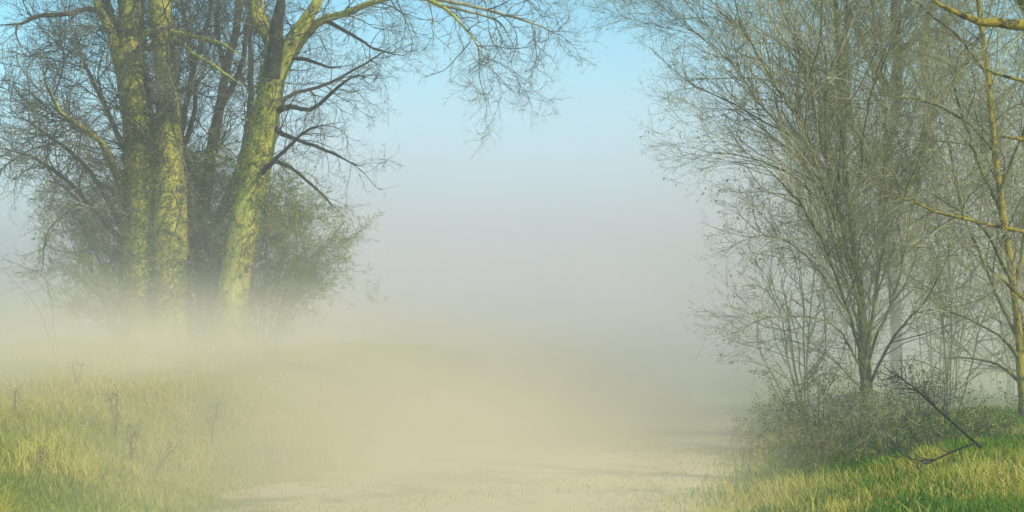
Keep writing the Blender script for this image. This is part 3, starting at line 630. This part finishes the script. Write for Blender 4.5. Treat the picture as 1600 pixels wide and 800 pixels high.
def weed(px, d, h, label, seed, tilt=0.0, n=3):
    b = on(px, d, 0); t = Tree('dead_weed', b, label, 'weed', 'dead weeds on the left bank', seed)
    for k in range(n):
        a = t.rng.normal(0, .12, 2) + np.array([tilt, 0]); hh = h * t.rng.uniform(.6, 1)
        t.stem_w(np.array([[*b, .006], [b[0] + a[0] * hh * .5, b[1] + a[1] * hh * .5, b[2] + hh * .55, .005], [b[0] + a[0] * hh * 1.3, b[1] + a[1] * hh, b[2] + hh, .003]]), 'stem', M_WEED, 5, .05, n=8)
    t.crown(M_WEED, LV(dict(spacing=.05, ang=(35, 10), lf=(.2, .45), lclamp=(.05, .25), rk=.008, nseg=4, wig=.15, trop=.08, rmin=.002),
                       dict(spacing=.05, ang=(35, 10), lf=(.3, .6), lclamp=(.03, .1), rk=.008, nseg=3, wig=.15, trop=.05, rmin=.0018), None),
            leaf=[(1, 1.6, .012, M_WEED, None)], name='branchlets')
weed(182, 17, .62, 'tallest dark dead weed on the left bank', 71)
weed(205, 16.2, .42, 'bushy brown dead weed right in front of the tallest one', 72, .1, 5)
weed(240, 15.8, .5, 'dead weed with a long twig leaning right toward the path', 73, .45, 2)
weed(22, 16.5, .32, 'small dead weed at the far left of the bank', 74)

weed(120, 19.5, .4, 'faint dead weed in mist, behind and left of the tallest one', 88)
weed(330, 18.2, .45, 'faint dead weed in mist near the bank foot, rightmost of the weeds', 91, .1)
weed(60, 14.6, .25, 'short dead weed in the green grass near the bottom left corner', 77, .15, 3)

# ------------------------------------------------------------------ air
def volmat(name, dens, col, g=0.0):
    m = bpy.data.materials.new(name); m.use_nodes = True; n = m.node_tree; n.nodes.clear()
    o = n.nodes.new('ShaderNodeOutputMaterial'); v = n.nodes.new('ShaderNodeVolumePrincipled')
    v.inputs['Color'].default_value = (*col, 1); v.inputs['Density'].default_value = dens; v.inputs['Anisotropy'].default_value = g
    n.links.new(v.outputs[0], o.inputs['Volume'])
    return m
def box(name, lo, hi, m):
    x0, y0, z0 = lo; x1, y1, z1 = hi
    V = [(x0, y0, z0), (x1, y0, z0), (x1, y1, z0), (x0, y1, z0), (x0, y0, z1), (x1, y0, z1), (x1, y1, z1), (x0, y1, z1)]
    return mesh_obj(name, V, np.array([[0, 3, 2, 1], [4, 5, 6, 7], [0, 1, 5, 4], [1, 2, 6, 5], [2, 3, 7, 6], [3, 0, 4, 7]]), m)
zmax = max((o.matrix_world.translation.z if False else max((o.location.z + (o.parent.location.z if o.parent else 0)) + v[2] for v in o.bound_box)) for o in COL.objects if o.type == 'MESH')
tag(box('haze', (-950, -70, -1.6), (950, 1550, zmax + .5), volmat('haze_air', .0032, (.88, .88, .88))), 'thin even haze filling the air', 'haze', kind='stuff')

def mist(name, c, r, dens, label, col=(.90, .865, .80), wisp=.35, scale=.12):
    """closed ellipsoid of mist whose density thins out smoothly to nothing at its skin"""
    nu, nv = 48, 20; th = np.arange(nu) * 2 * np.pi / nu; ph = np.linspace(-np.pi / 2, np.pi / 2, nv + 1)[1:-1]
    T, Pp = np.meshgrid(th, ph)
    V = np.stack([r[0] * np.cos(Pp) * np.cos(T), r[1] * np.cos(Pp) * np.sin(T), r[2] * np.sin(Pp)], -1).reshape(-1, 3)
    V = np.vstack([V, [[0, 0, -r[2]], [0, 0, r[2]]]])
    k = nv - 1; i = np.arange(k - 1)[:, None] * nu; j = np.arange(nu)[None]; j2 = (j + 1) % nu
    q = np.stack([i + j, i + j2, i + nu + j2, i + nu + j], -1).reshape(-1, 4)
    j = np.arange(nu); j2 = (j + 1) % nu; b = k * nu
    t = np.vstack([np.stack([j2, j, j * 0 + b], 1), np.stack([(k - 1) * nu + j, (k - 1) * nu + j2, j * 0 + b + 1], 1)])
    m = volmat(name + "_air", dens, (col[0], col[1] * .965, col[2])); n = m.node_tree
    pv = [x for x in n.nodes if x.type == 'PRINCIPLED_VOLUME'][0]
    tc = n.nodes.new('ShaderNodeTexCoord')
    sc_ = n.nodes.new('ShaderNodeVectorMath'); sc_.operation = 'MULTIPLY'; sc_.inputs[1].default_value = tuple(1 / v for v in r)
    n.links.new(tc.outputs['Object'], sc_.inputs[0])
    dt = n.nodes.new('ShaderNodeVectorMath'); dt.operation = 'DOT_PRODUCT'
    n.links.new(sc_.outputs[0], dt.inputs[0]); n.links.new(sc_.outputs[0], dt.inputs[1])
    a = N(n, 'ShaderNodeMath', operation='SUBTRACT'); a.use_clamp = True; a.inputs[0].default_value = 1; n.links.new(dt.outputs['Value'], a.inputs[1])
    p2 = N(n, 'ShaderNodeMath', operation='POWER'); n.links.new(a.outputs[0], p2.inputs[0]); p2.inputs[1].default_value = 2
    mp = N(n, 'ShaderNodeMapping'); mp.inputs['Scale'].default_value = (scale, scale * .6, scale * 2.5); n.links.new(tc.outputs['Object'], mp.inputs[0])
    no = N(n, 'ShaderNodeTexNoise', Scale=1.0, Detail=2.0); n.links.new(mp.outputs[0], no.inputs['Vector'])
    w1 = N(n, 'ShaderNodeMath', operation='MULTIPLY_ADD'); n.links.new(no.outputs[0], w1.inputs[0]); w1.inputs[1].default_value = 4 * wisp; w1.inputs[2].default_value = 1 - 2 * wisp; w1.use_clamp = False
    w2 = N(n, 'ShaderNodeMath', operation='MAXIMUM'); n.links.new(w1.outputs[0], w2.inputs[0]); w2.inputs[1].default_value = 0.1
    d1 = N(n, 'ShaderNodeMath', operation='MULTIPLY'); n.links.new(p2.outputs[0], d1.inputs[0]); n.links.new(w2.outputs[0], d1.inputs[1])
    d2 = N(n, 'ShaderNodeMath', operation='MULTIPLY'); n.links.new(d1.outputs[0], d2.inputs[0]); d2.inputs[1].default_value = dens
    n.links.new(d2.outputs[0], pv.inputs['Density'])
    o = mesh_obj(name, V, [q, t], m); o.location = c
    return tag(o, label, 'mist', kind='stuff')
mist('mist', (6, 138, -1), (150, 88, 35), .048, 'tall bank of mist far down the path', scale=.03, wisp=.25, col=(.79, .73, .74))
mist('mist', (-10, 49, 0.5), (32, 27, 7.6), .072, 'mist around the feet of the old trees', col=(.88, .80, .76))
mist('mist', (-6.8, 23.5, .8), (13.5, 14.0, 2.3), .18, 'mist lying on the left bank', col=(.93, .82, .60), wisp=.5, scale=.22)
mist('mist', (-.9, 18.5, -.1), (5.0, 14.5, 1.9), .27, 'mist lying on the near end of the path', col=(.90, .80, .57), wisp=.5, scale=.22)
mist('mist', (1.5, 33, 0), (7.0, 14, 2.8), .12, 'mist filling the path between the tree groups', col=(.99, .92, .84), wisp=.4, scale=.18)
mist('mist', (8, 26, .6), (9.5, 12, 7.0), .08, 'light mist among the slim trees on the right', col=(.90, .87, .72))
